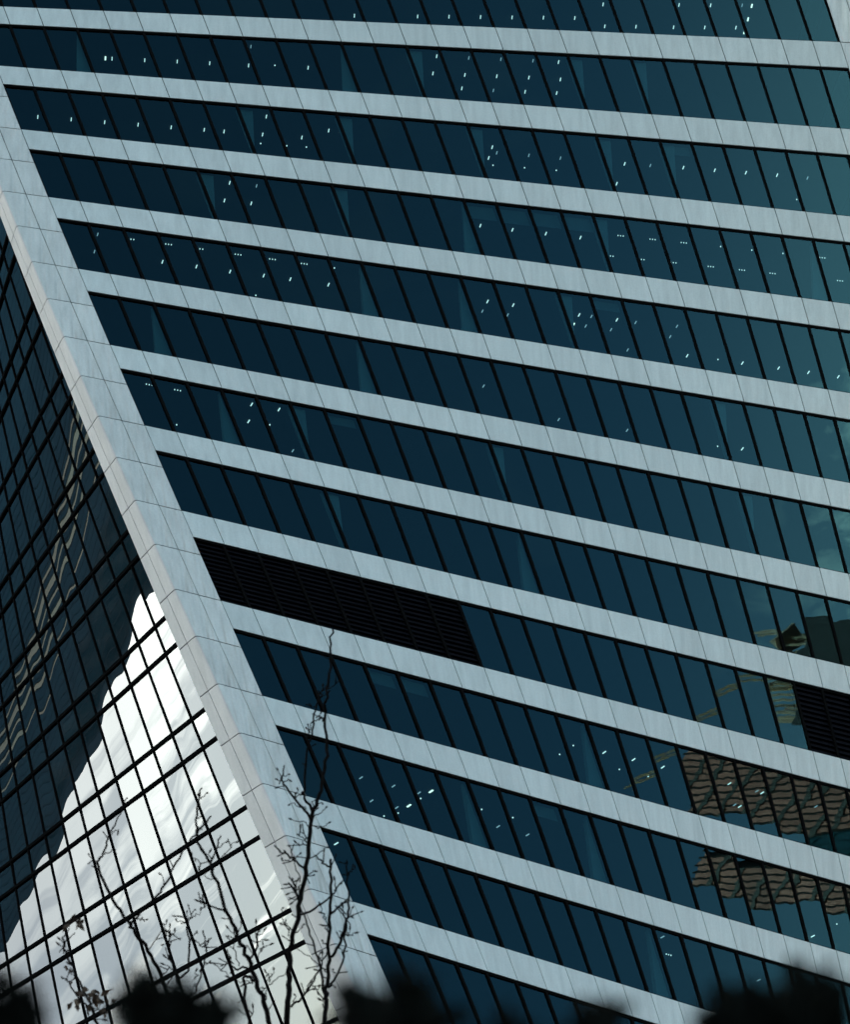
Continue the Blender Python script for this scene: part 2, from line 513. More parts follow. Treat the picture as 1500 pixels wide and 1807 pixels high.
# corner cladding, two plates per storey
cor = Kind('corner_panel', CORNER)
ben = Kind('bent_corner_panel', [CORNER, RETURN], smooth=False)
ret = Kind('return_panel', RETURN)
cbk = Kind('corner_backing', JOINT)
YM = (-RF + YC) / 2 + .03
BR = 0.13
def bent_mesh(sx):
    mb = MB()
    k0, k1 = GAP / S, .5 - GAP / S
    prof = [(SM + GAP, -RF)]
    for i in range(7):
        a = math.pi / 2 * i / 6
        prof.append((XC - BR + BR * math.sin(a), -RF + BR - BR * math.cos(a)))
    prof.append((XC, YM - GAP))
    inner = [(SM + GAP, -RF + .05)] + [(XC - .05 - BR * .5 + (BR * .5) * math.sin(math.pi / 2 * i / 6), -RF + .05 + BR * .5 - BR * .5 * math.cos(math.pi / 2 * i / 6)) for i in range(7)] + [(XC - .05, YM - GAP)]
    n = len(prof)
    v = [turn(sx * x, y, k0) for x, y in prof] + [turn(sx * x, y, k1) for x, y in prof] + [turn(sx * x, y, k0) for x, y in inner] + [turn(sx * x, y, k1) for x, y in inner]
    f = []
    for i in range(n - 1):
        f.append((i, i + 1, n + i + 1, n + i))
        f.append((2 * n + i, 2 * n + i + 1, 3 * n + i + 1, 3 * n + i))
        f.append((i, i + 1, 2 * n + i + 1, 2 * n + i))
        f.append((n + i, n + i + 1, 3 * n + i + 1, 3 * n + i))
    f.append((0, n, 3 * n, 2 * n)); f.append((n - 1, 2 * n - 1, 4 * n - 1, 3 * n - 1))
    mb.add(v, f)
    mb.mi = [1 if (q < 4 * (n - 1) and q // 4 >= 4) or q == len(f) - 1 else 0 for q in range(len(f))]
    return mb
def RP(sx):
    return lambda y, d, k: turn(sx * (XC + d), y, k)
for r2_ in range(-4, 27):
    h = r2_ / 2
    for sx in (-1, 1):
        a0, a1 = (sj(NP) + .012, SM - GAP)
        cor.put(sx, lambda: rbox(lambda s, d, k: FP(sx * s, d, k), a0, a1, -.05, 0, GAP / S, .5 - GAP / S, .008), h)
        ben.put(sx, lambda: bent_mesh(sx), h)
        ret.put(sx, lambda: rbox(RP(sx), YM + GAP, YC, -.05, 0, GAP / S, .5 - GAP / S, .008), h)
        if r2_ % 2 == 0:
            def cb():
                mb = rbox(lambda s, d, k: FP(sx * s, d, k), sj(NP) + .03, XC - .07, -.30, -.06, 0, 1)
                x = rbox(RP(sx), -RF + .30, YC - .01, -.35, -.06, 0, 1)
                mb.add(x.v, x.f)
                return mb
            cbk.put(sx, cb, h)
for K in (pan, win, lou, mul, tra, bak, vis, spa, cmu, ctr, sbk, cor, ben, ret, cbk):
    K.done()

# inside: slabs, core, columns
HW = 4.62 * S
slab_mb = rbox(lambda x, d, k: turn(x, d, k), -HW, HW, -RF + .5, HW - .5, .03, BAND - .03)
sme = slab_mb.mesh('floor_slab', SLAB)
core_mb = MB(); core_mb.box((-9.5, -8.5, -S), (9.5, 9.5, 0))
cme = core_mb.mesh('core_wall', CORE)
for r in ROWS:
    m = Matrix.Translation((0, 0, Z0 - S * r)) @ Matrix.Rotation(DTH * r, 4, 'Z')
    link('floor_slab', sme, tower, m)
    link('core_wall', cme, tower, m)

def front_hit(px, py):
    s, k = 0.0, 6.0
    W = lambda s, k: see(FP(s, GD, k) + Vector((0, 0, Z0)))
    for _ in range(30):
        p = W(s, k); ps = W(s + .01, k); pk = W(s, k + .001)
        a, b = (ps[0] - p[0]) / .01, (pk[0] - p[0]) / .001
        c, d = (ps[1] - p[1]) / .01, (pk[1] - p[1]) / .001
        ex, ey = px - p[0], py - p[1]
        det = a * d - b * c
        s += (d * ex - b * ey) / det; k += (a * ey - c * ex) / det
    return s, k

def wedge(jm, kind):
    """partition between a leaning mullion and an upright edge: it widens downwards (A) or upwards (B)"""
    a = (jm - NP / 2) * PW
    kt, kb = BAND + .01, .985
    d0 = GD - .22
    t, b = FP(a, d0, kt), FP(a, d0, kb)
    td = (FP(a + 1, d0, kt) - FP(a, d0, kt)); sh = (b - t).dot(td)
    v = [t, b, FP(a - sh, d0, kb) if kind == 'A' else FP(a + sh, d0, kt)]
    n = FP(a, 1, .6) - FP(a, 0, .6)
    mb = MB()
    mb.add(v + [p - n * .18 for p in v], [(0, 1, 2), (3, 5, 4), (0, 3, 4, 1), (1, 4, 5, 2), (2, 5, 3, 0)])
    return mb
wed = Kind('inner_partition', COLUMN)
for kind, L_ in (('A', [(133, 100), (593, 120), (812, 400), (628, 510), (257, 585), (373, 740), (907, 995), (628, 640), (1015, 1330), (1030, 1490), (1135, 1660), (805, 1420), (804, 545), (1440, 500)]),
                 ('B', [(740, 130), (1022, 130), (1134, 140), (440, 225), (614, 255), (841, 260), (1069, 285), (1182, 295), (372, 345), (606, 365), (1064, 420), (1002, 545), (531, 755), (589, 900), (879, 820), (1340, 870), (1310, 720)])):
    for px, py in L_:
        s, k = front_hit(px, py)
        jf = s / PW + NP / 2
        jm = math.ceil(jf) if kind == 'A' else math.floor(jf)
        r = math.floor(k)
        wed.put((jm, kind), lambda: wedge(jm, kind), r)
wed.done()

# pale strips added behind window heads, standing for lit ceiling and lighter panes
HEADSTRIP = plain('lit_strip_tone', (0.30, 0.33, 0.33), 0.9, 0, 0.08, 2)
hst = Kind('lit_head_strip', HEADSTRIP)
for px, py, dr in [(850, 383, .16), (905, 391, .17), (958, 398, .16), (1012, 406, .16), (1235, 300, .10), (1100, 620, .10), (705, 1290, .13), (760, 1305, .13), (985, 1480, .12), (610, 775, .10)]:
    s, k = front_hit(px, py)
    j, r = int(s / PW + NP / 2), math.floor(k)
    hst.put((j, dr), lambda: rbox(FP, sj(j) + .10, sj(j + 1) - .10, GD - .26, GD - .245, BAND + .02, BAND + .02 + dr), r)
hst.done()

# ceiling lights, hung just under the slab
barm = MB(); barm.box((-.017, -.11, -.03), (.017, .11, 0)); bar_me = barm.mesh('ceiling_light', LAMP)
bard = MB(); bard.box((-.016, -.10, -.03), (.016, .10, 0)); bar_dim = bard.mesh('ceiling_light', LAMPDIM)
bigm = MB(); bigm.box((-.032, -.12, -.03), (.032, .12, 0)); bar_big = bigm.mesh('ceiling_light', LAMPW)
dotm = MB(); dotm.tube([(0, 0, 0), (0, 0, -.04)], [.025, .025], 8); dot_me = dotm.mesh('ceiling_light', LAMP)
trim = MB()
for q in (-.12, 0, .12): trim.tube([(q, 0, 0), (q, 0, -.04)], [.02, .02], 8)
tri_me = trim.mesh('ceiling_light', LAMP)
MES = {'b': bar_me, 'd': dot_me, 't': tri_me, 'g': bar_big, 'f': bar_dim}
LIGHTS = [
 (500, 0, 'b', (376,85),(711,89),(877,90),(1044,92),(1211,94),(1377,95)),
 (1000, 0, 'b', (43,97),(193,25),(202,141),(367,143),(595,28),(566,146),(762,30),(731,147),(896,148)),
 (1000, 0, 'g', (980,33),(960,104),(940,172)), (1000, 0, 'f', (929,30)),
 (0, 0, 'g', (558,310)),
 (0, 0, 'b', (593,312),(766,320),(938,327),(1110,336),(1316,348)), (0, 0, 'f', (1328,248)), (0, 0, 'd', (1455,347)),
 (500, 0, 'b', (131,360),(812,299),(792,390),(961,398),(945,469),(1130,405),(1300,412),(1280,487),(1457,330),(1467,422),(1447,494)),
 (500, 0, 'f', (982,308),(1152,315),(1112,480),(1322,323)),
 (0, 0, 'b', (200,620),(377,633),(554,648),(731,661),(906,675),(1081,688),(1186,697),(1410,618),(1390,713)), (0, 0, 'd', (1380,760)),
 (500, 0, 'd', (18,772),(122,779),(1110,875),(1277,888),(1445,902)),
 (500, 0, 'b', (98,729),(240,692),(1106,780),(1087,837)), (500, 0, 'f', (1130,810),(1300,823),(1467,838)),
 (1000, 0, 'b', (307,868),(265,973),(618,888),(784,902),(949,915),(1114,928)), (1000, 0, 'f', (443,877),(1275,943)), (1000, 0, 'd', (1218,1056)),
 (0, 0, 'b', (1216,968),(1188,1062),(1330,1077)), (0, 0, 'f', (1358,985)),
 (500, 400, 'b', (1213,17),(1390,37)), (500, 0, 'b', (1043,1195)),
 (1000, 400, 'b', (73,58)), (1000, 400, 't', (286,48),(232,155),(455,67),(396,173),(620,85),(565,190),(763,211),(928,229),(1090,247),(1353,164),(1447,286)),
 (1000, 400, 'd', (815,105),(980,124),(1145,141)),
 (0, 400, 't', (693,66),(892,93),(1058,117),(1260,147),(1442,172)), (0, 400, 'f', (517,41),(500,132)),
 (0, 400, 'b', (860,186),(1040,211),(1218,238),(1396,259)), (0, 400, 'd', (1354,363)),
 (500, 400, 't', (110,196)), (500, 400, 'b', (37,278),(239,307),(1081,396),(1217,415)), (500, 400, 'd', (270,218)), (500, 400, 'f', (1054,447),(1188,467),(1060,843)),
 (1000, 400, 'b', (66,467),(266,493),(638,683),(930,722),(1122,748),(1280,771),(1438,794)), (1000, 400, 'g', (36,519)),
 (1000, 400, 'f', (131,475),(101,526),(235,545),(365,507),(584,527),(548,582),(323,652),(320,1077)), (1000, 400, 'd', (801,702),(799,1161)),
 (1000, 400, 'b', (930,1175)), (500, 400, 'f', (1458,1020),(50,1185)),
 (0, 400, 't', (790,835),(940,864)), (0, 400, 'b', (1332,940),(1477,967),(1316,1030)), (0, 400, 'd', (935,1047),(1428,1047)),
 (500, 1200, 'f', (411,514),(583,558),(467,636),(718,594),(600,672)), (500, 1200, 'g', (665,662),(782,586)),
 (500, 1200, 'd', (608,700),(727,623),(533,716),(1050,681),(1215,724),(1463,390)), (500, 1200, 'f', (1293,816),(1137,772)),
 (1000, 1200, 'b', (199,380),(354,418),(509,458),(862,545),(917,666),(1035,594)), (1000, 1200, 'f', (890,657),(1007,585),(1320,666)), (1000, 1200, 'd', (279,469),(432,507),(35,343)),
 (500, 1200, 'b', (280,862)), (1000, 1500, 'b', (1303,452)), (1000, 1500, 't', (540,549)), (1000, 1500, 'f', (507,456),(1017,684),(1300,887)), (1000, 1500, 'd', (1430,387)),
]
nl = 0
for e in LIGHTS:
    for q in e[3:]:
        px, py = e[0] + q[0] / 3, e[1] + q[1] / 3
        s, k = front_hit(px, py)
        r = math.floor(k)
        zc = Z0 - S * (r + BAND - .03) - .012
        d = at(px, py, 100) - CAM
        p = CAM + d * ((zc - CAM.z) / d.z)
        link('ceiling_light', MES[e[2]], tower, Matrix.Translation(p) @ Matrix.Rotation(DTH * r, 4, 'Z'))
        nl += 1
print('lights', nl)

# the other sides and the storeys above and below, plain bands of glass and cladding
DARKGLASS = plain('distant_glass', (0.02, 0.03, 0.035), 0.08, 0, 0.1, 0.3, 0, 0.8)
def shell(k0, k1, sides, inset=0.0):
    mb = MB()
    half = RF - inset
    cs = [(-half, -half), (half, -half), (half, half), (-half, half)]
    k = k0
    while k < k1:
        for a, b, mi in ((k, k + BAND, 0), (k + BAND, k + 1, 1)):
            for i in sides:
                p, q = cs[i], cs[(i + 1) % 4]
                mb.add([turn(*p, a), turn(*q, a), turn(*q, b), turn(*p, b)], [(0, 3, 2, 1)], mi)
        k += 1
    if len(sides) == 4:
        for kk in (k0, k1):
            mb.add([turn(*c, kk) for c in cs], [(0, 1, 2, 3)], 0)
    me = mb.mesh('shell', [PANEL, DARKGLASS])
    return me
o = link('rear_facade', shell(-2, 14, (1, 2), 0.0), tower, Matrix.Translation((0, 0, Z0))); o['kind'] = 'stuff'
o = link('lower_storeys', shell(14, 21.75, (0, 1, 2, 3)), tower, Matrix.Translation((0, 0, Z0))); o['kind'] = 'stuff'
o = link('upper_storeys', shell(-30, -2, (0, 1, 2, 3)), tower, Matrix.Translation((0, 0, Z0))); o['kind'] = 'stuff'

# ------------------------------------------------------------------ the towers mirrored in the glass
def prism(mb, poly, z0, z1, mi=0):
    n = len(poly)
    v = [(x, y, z0) for x, y in poly] + [(x, y, z1) for x, y in poly]
    f = [(i, (i + 1) % n, n + (i + 1) % n, n + i) for i in range(n)] + [tuple(range(n - 1, -1, -1)), tuple(range(n, 2 * n))]
    mb.add(v, f, mi)

def grow(poly, d):
    cx = sum(p[0] for p in poly) / len(poly); cy = sum(p[1] for p in poly) / len(poly)
    return [(x + (x - cx) * d / math.hypot(x - cx, y - cy), y + (y - cy) * d / math.hypot(x - cx, y - cy)) for x, y in poly]

TEAL = plain('teal_curtain_glass', (0.03, 0.095, 0.125), 0.05, 0, 0.2, 0.05, 0, 0.7)
DKMETAL = plain('dark_fin_metal', (0.028, 0.085, 0.11), 0.05, 0, 0.2, 0.05, 0, 0.7)
GOLD = plain('gilded_edge_metal', (1.0, 0.72, 0.44), 0.16, 1.0, 0.15, 0.2)
BRONZE = plain('bronze_glass', (0.58, 0.20, 0.15), 0.5, 0.0, 0.35, 0.08, 0, 0.3)
BRFIN = plain('bronze_frame', (0.05, 0.035, 0.028), 0.5)
STEEL = plain('crane_paint', (0.65, 0.36, 0.18), 0.5)

dt = empty('dark_glass_tower', (-200, 160, 0))
tag(dt, 'dark teal tower with golden corner edge, mirrored in the glass side of the twisted tower', 'skyscraper')
poly = [(-203, 93), (-180, 130), (-128, 178), (-175, 245), (-262, 170)]
mb = MB(); prism(mb, [(x + 200, y - 160) for x, y in poly], 0, 236)
link('glass_body', mb.mesh('glass_body', TEAL), dt)
mb = MB()
for a, b in zip(poly, poly[1:3]):
    n = int(math.hypot(b[0] - a[0], b[1] - a[1]) / 2.4)
    for i in range(n + 1):
        x, y = a[0] + (b[0] - a[0]) * i / n + 200, a[1] + (b[1] - a[1]) * i / n - 160
        mb.box((x - .16, y - .16, 0), (x + .16, y + .16, 236))
o = link('fin', mb.mesh('fin', DKMETAL), dt); o['kind'] = 'stuff'
mb = MB()
for x, y, q in ((20, -30, 1.2), (18.3, -32.7, .45), (16.6, -35.4, .8), (13.2, -40.8, .35), (22.4, -27.8, .5)):
    mb.tube([(x, y, 0), (x, y, 238)], [q, q], 8)
link('edge_trim', mb.mesh('edge_trim', GOLD), dt)

bt = empty('bronze_glass_tower', (310, -120, 0))
tag(bt, 'bronze gridded glass tower with two wings, mirrored at the lower right of the twisted tower', 'skyscraper')
def wing(name, poly, h, grid, gm, fm):
    P = [(x - 310, y + 120) for x, y in poly]
    mb = MB(); prism(mb, P, 0, h); b = link(name, mb.mesh(name, gm), bt)
    mb = MB(); G = grow(P, 0.5)
    for i in range(int(h / 3.6)):
        prism(mb, G, 3.6 * i + 2.95, 3.6 * i + 3.6)
    for a, c in zip(P, P[1:] + P[:1]):
        n = max(1, int(math.hypot(c[0] - a[0], c[1] - a[1]) / grid))
        for i in range(n):
            x, y = a[0] + (c[0] - a[0]) * i / n, a[1] + (c[1] - a[1]) * i / n
            mb.box((x - .30, y - .30, 0), (x + .30, y + .30, h + .4))
    o = link('facade_grid', mb.mesh('facade_grid', fm), b); o['kind'] = 'stuff'
wing('wing', [(279, -148), (291.5, -127.5), (316, -138), (304, -160)], 194, 2.2, BRONZE, BRFIN)
wing('wing', [(294, -115.5), (302.5, -103.5), (330, -112), (322, -128)], 186, 2.2, BRONZE, BRFIN)
wing('recess', [(295, -128), (297.5, -116), (322, -127), (316, -137)], 150, 3.0, TEAL, DKMETAL)

kt = empty('unfinished_dark_tower', (272, -176, 0))
tag(kt, 'dark unfinished tower block with bare frame on its roof, mirrored in the right hand windows', 'building')
P = [(256 - 272, -192 + 176), (276 - 272, -161 + 176), (304 - 272, -176 + 176), (284 - 272, -208 + 176)]
mb = MB(); prism(mb, P, 0, 156); link('tower_block', mb.mesh('tower_block', plain('dark_block_wall', (0.035, 0.035, 0.04), 0.6)), kt)
mb = MB()
rr = random.Random(3)
for i in range(34):
    t = rr.random()
    x = P[0][0] + (P[1][0] - P[0][0]) * t + rr.uniform(0, 14); y = P[0][1] + (P[1][1] - P[0][1]) * t - rr.uniform(0, 8)
    mb.box((x - .35, y - .35, 155.5), (x + .35, y + .35, 156 + rr.uniform(4, 17)))
for h in (160, 165):
    mb.box((P[0][0] + 2, P[0][1] - 1, h), (P[0][0] + 14, P[0][1] + 9, h + .35))
o = link('roof_frame', mb.mesh('roof_frame', plain('bare_frame', (0.8, 0.55, 0.40), 0.4)), kt)

ct = empty('tower_crane', (268, -172, 156))
tag(ct, 'ochre luffing tower crane standing on the dark block, mirrored as thin diagonal lines', 'crane')
def truss(a, b, wd, n):
    mb = MB(); a, b = Vector(a), Vector(b)
    d = (b - a).normalized(); x = d.orthogonal().normalized(); y = d.cross(x)
    for sx, sy in ((1, 1), (1, -1), (-1, 1), (-1, -1)):
        mb.tube([a + (x * sx + y * sy) * wd, b + (x * sx + y * sy) * wd], [.16, .16], 4)
    for i in range(n):
        p = a + (b - a) * i / n; q = a + (b - a) * (i + 1) / n
        mb.tube([p + (x + y) * wd, q + (x - y) * wd], [.09, .09], 4); mb.tube([p - (x + y) * wd, q - (x - y) * wd], [.09, .09], 4)
        mb.tube([p + (x - y) * wd, q - (x + y) * wd], [.09, .09], 4); mb.tube([p + (y - x) * wd, q + (x + y) * wd], [.09, .09], 4)
    return mb
link('mast', truss((0, 0, 0), (0, 0, 24), .9, 10).mesh('mast', STEEL), ct)
link('jib', truss((0, 0, 24), (19, 46, 64), .7, 24).mesh('jib', STEEL), ct)
mb = truss((0, 0, 24), (-3, -8, 25), .8, 4); mb.box((-4.6, -10, 22.6), (-1.6, -7, 25.4)); link('counter_jib', mb.mesh('counter_jib', STEEL), ct)

# ------------------------------------------------------------------ bare trees between camera and tower
def A(l): return [(400 + x / 5, 1100 + y / 5) for x, y in l]
def B(l): return [(400 + x / 4.923, 1440 + y / 4.923) for x, y in l]
def C(l): return [(x / 5, 1560 + y / 5) for x, y in l]
def D(l): return [(130 + x / 4.043, 1360 + y / 4.043) for x, y in l]

def path3(pts, dist, rng, drift=0.5):
    """picture-traced line set out in space at the tree's distance, wandering in depth"""
    out = []
    d = dist
    for i, (x, y) in enumerate(pts):
        out.append(at(x, y, d)); d += rng.uniform(-drift, drift) * .5
    # finer, slightly crooked
    fine = []
    for i in range(len(out) - 1):
        p0 = out[max(0, i - 1)]; p1 = out[i]; p2 = out[i + 1]; p3 = out[min(len(out) - 1, i + 2)]
        for t in (0, .25, .5, .75):
            q = .5 * ((2 * p1) + (p2 - p0) * t + (2 * p0 - 5 * p1 + 4 * p2 - p3) * t * t + (3 * p1 - p0 - 3 * p2 + p3) * t ** 3)
            fine.append(q + Vector((rng.gauss(0, .008), rng.gauss(0, .008), rng.gauss(0, .008))))
    fine.append(out[-1])
    return fine

PXM = 26.0 / FPX * 1.14                    # metres per picture pixel at the trees
def make_tree(label, base_px, dist, trunk, trunk_w, branches, twigs, seed, leaves=(), group='bare trees in front of the tower'):
    rng = random.Random(seed)
    top = path3(trunk, dist, rng)
    foot = Vector((top[0].x + rng.uniform(-.3, .3), top[0].y + rng.uniform(-.2, .3), 0))
    root = empty('bare_tree', foot)
    tag(root, label, 'tree', group)
    def loc(ps): return [p - foot for p in ps]
    # trunk down to the ground
    low = [foot + (top[0] - foot) * t + Vector((math.sin(t * 5 + seed) * .10 * (1 - t), math.cos(t * 4 + seed) * .1 * (1 - t), 0)) for t in (0, .2, .4, .6, .8)]
    pts = low + top
    n = len(top)
    w0, w1 = trunk_w[0] * PXM / 2, trunk_w[1] * PXM / 2
    rad = [w0 * (1.9 - .9 * t) for t in (0, .2, .4, .6, .8)] + [w0 + (w1 - w0) * (i / (n - 1)) for i in range(n)]
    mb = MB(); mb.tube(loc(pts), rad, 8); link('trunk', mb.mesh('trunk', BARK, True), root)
    tw = MB(); bd = MB()
    def bud(p, d, s=1.0):
        d = d.normalized()
        bd.tube([p - d * .004, p + d * .018 * s, p + d * .036 * s, p + d * .05 * s], [.003, .009 * s, .007 * s, .0015], 6)
    def spurs(ps, every=3):
        for i in range(2, len(ps) - 1, every):
            if rng.random() < .45:
                d = (ps[i + 1] - ps[i]).normalized()
                side = d.cross(Vector((rng.gauss(0, 1), rng.gauss(0, 1), rng.gauss(0, 1)))).normalized()
                q = (d * .7 + side).normalized()
                ln = rng.uniform(.03, .11)
                tw.tube([ps[i] - foot, ps[i] + q * ln - foot], [.007, .005], 5)
                bud(ps[i] + q * ln - foot, q, .8)
    for b, wa, wb in branches:
        ps = path3(b, dist + rng.uniform(-.15, .15), rng, .35)
        m2 = len(ps)
        mb = MB(); mb.tube(loc(ps), [(wa + (wb - wa) * i / (m2 - 1)) * PXM / 2 for i in range(m2)], 6)
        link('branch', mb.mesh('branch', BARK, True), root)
        spurs(ps)
        bud(ps[-1] - foot, ps[-1] - ps[-3])
    for b in twigs:
        ps = path3(b, dist + rng.uniform(-.2, .2), rng, .3)
        m2 = len(ps)
        tw.tube(loc(ps), [(2.5 - 1.2 * i / (m2 - 1)) * PXM / 2 for i in range(m2)], 5)
        bud(ps[-1] - foot, ps[-1] - ps[-2], 1.15)
        if rng.random() < .6:
            spurs(ps, 2)
    spurs(top, 4)
    if twigs or branches:
        o = link('twigs', tw.mesh('twigs', BARK, True), root); o['kind'] = 'stuff'
        o = link('buds', bd.mesh('buds', BUD, True), root); o['kind'] = 'stuff'
    for (lx, ly), cnt, sz in leaves:
        for i in range(cnt):
            p = at(lx + rng.gauss(0, 7), ly + rng.gauss(0, 8), dist + rng.uniform(-.1, .1)) - foot
            mb = MB()
            L_, W_ = sz * rng.uniform(.7, 1.2), sz * rng.uniform(.3, .5)
            v = [(0, 0, 0), (W_ * .5, L_ * .3, .02), (W_ * .45, L_ * .65, -.01), (0, L_, .03), (-W_ * .45, L_ * .65, .02), (-W_ * .5, L_ * .3, -.015), (0, L_ * .5, -.02)]
            f = [(0, 1, 6), (1, 2, 6), (2, 3, 6), (3, 4, 6), (4, 5, 6), (5, 0, 6)]
            mb.add(v, f)
            rot = Matrix.Rotation(rng.uniform(0, 6.3), 4, 'Z') @ Matrix.Rotation(rng.uniform(1.8, 4.4), 4, 'X') @ Matrix.Rotation(rng.uniform(-.8, .8), 4, 'Y')
            link('leaf', mb.mesh('leaf', DRYLEAF, False), root, Matrix.Translation(p) @ rot)
    return root

T1 = B([(518, 1830), (530, 1600), (545, 1400), (548, 1180), (590, 1000), (640, 780), (690, 500), (720, 200), (745, 0)]) + A([(765, 1640), (800, 1570), (850, 1340), (880, 1100), (872, 900), (880, 650), (905, 440), (920, 220), (935, 50)])
make_tree('tallest bare sapling before the white corner, its thin leader reaching the dark louvres', None, 28, T1, (11, 3.6), [
    (A([(762, 1660), (692, 1540), (682, 1450), (702, 1200), (735, 1000), (780, 800), (820, 650), (865, 570)]), 5.5, 2.6),
    (A([(745, 1740), (690, 1650), (600, 1540), (520, 1430), (490, 1370), (505, 1270)]), 5.5, 2.8),
    (B([(680, 460), (580, 380), (510, 330), (435, 275)]), 4.5, 3),
    (B([(640, 860), (760, 800), (900, 690), (1000, 570)]), 4.8, 2.6),
    (B([(560, 1640), (660, 1570), (760, 1420), (820, 1290), (885, 1165)]), 4.8, 2.4),
    (B([(630, 730), (605, 660), (570, 610), (545, 585)]), 5, 3.5),
], [A([(735, 1790), (680, 1755), (580, 1730)]), A([(755, 1700), (820, 1675), (875, 1625)]), A([(740, 1775), (830, 1800), (895, 1760)]),
    A([(770, 1640), (760, 1580), (775, 1560)]), A([(800, 1590), (840, 1580)]), A([(700, 1650), (640, 1600), (565, 1590)]), A([(610, 1540), (600, 1500), (630, 1470)]),
    A([(600, 1530), (660, 1500)]), A([(495, 1370), (455, 1300)]), A([(500, 1350), (545, 1330)]), A([(490, 1375), (455, 1380)]), A([(520, 1430), (465, 1440)]), A([(505, 1390), (545, 1375)]),
    A([(760, 880), (820, 830), (850, 840)]), A([(800, 830), (830, 790)]), A([(870, 850), (835, 820)]), A([(735, 950), (710, 930)]), A([(740, 940), (745, 880)]), A([(735, 960), (720, 900)]),
    A([(880, 580), (930, 560), (980, 515)]), A([(820, 650), (880, 620)]), A([(790, 740), (735, 715)]), A([(830, 630), (810, 600)]), A([(855, 600), (850, 560)]),
    B([(700, 230), (660, 180), (612, 155)]), B([(700, 250), (640, 250), (610, 235)]), B([(690, 200), (640, 110)]), B([(715, 360), (800, 320), (870, 270)]),
    B([(580, 380), (520, 385), (478, 378)]), B([(590, 375), (632, 328)]), B([(580, 350), (550, 268)]), B([(560, 360), (520, 320)]), B([(690, 525), (730, 500), (758, 472)]), B([(700, 520), (750, 512)]),
    B([(640, 560), (600, 430), (590, 370)]), B([(625, 710), (580, 740)]), B([(615, 680), (550, 665)]), B([(590, 640), (535, 590)]), B([(600, 650), (575, 560)]), B([(605, 650), (610, 570)]), B([(610, 640), (650, 590)]), B([(590, 620), (580, 570)]),
    B([(578, 1000), (510, 940), (480, 870), (482, 800)]), B([(560, 990), (490, 940)]), B([(600, 1015), (640, 980), (668, 938)]), B([(570, 1610), (600, 1555)]), B([(940, 645), (985, 590)]), B([(940, 640), (940, 560)]),
    B([(690, 1530), (760, 1500), (800, 1490)]), B([(710, 1510), (720, 1450)]), B([(735, 1480), (800, 1470)])], 1)

T2 = B([(845, 1830), (862, 1650), (875, 1500), (893, 1250), (893, 960), (905, 700), (907, 520), (905, 375)])
make_tree('straight bare sapling just right of the tallest one, ending level with the third window row', None, 27, T2, (8, 4.6), [
    (B([(895, 1230), (980, 1120), (1025, 960), (1052, 870), (1062, 700), (1055, 500), (1042, 400)]), 6, 2.4),
    (B([(880, 1480), (950, 1390), (1018, 1220), (1030, 1020), (1035, 880), (990, 800)]), 4.6, 2.6),
    (B([(905, 440), (845, 400), (785, 350)]), 4, 3),
    (B([(915, 830), (985, 775), (1050, 722)]), 4.4, 3),
    (B([(858, 1600), (820, 1350), (760, 1120), (700, 940), (645, 800)]), 4.6, 2.4),
], [B([(890, 1000), (845, 880), (820, 785)]), B([(870, 990), (848, 950)]), B([(860, 890), (840, 840)]), B([(1060, 500), (1090, 470), (1112, 438)]), B([(1040, 1030), (1075, 1030), (1108, 1012)]), B([(1050, 1020), (1070, 990)]),
    B([(1055, 880), (1090, 800)]), B([(1060, 880), (1095, 875)]), B([(1040, 850), (1010, 800)]), B([(870, 1360), (800, 1290), (700, 1210), (615, 1150)]), B([(855, 1400), (815, 1340), (790, 1335)]),
    B([(850, 1590), (800, 1540), (765, 1500)]), B([(880, 1145), (850, 1110), (835, 1085)]), B([(820, 1260), (830, 1200)]), B([(800, 1240), (810, 1190)]), B([(1020, 1220), (990, 1150)]), B([(950, 1360), (925, 1335)]), B([(845, 1650), (825, 1600)])], 2)

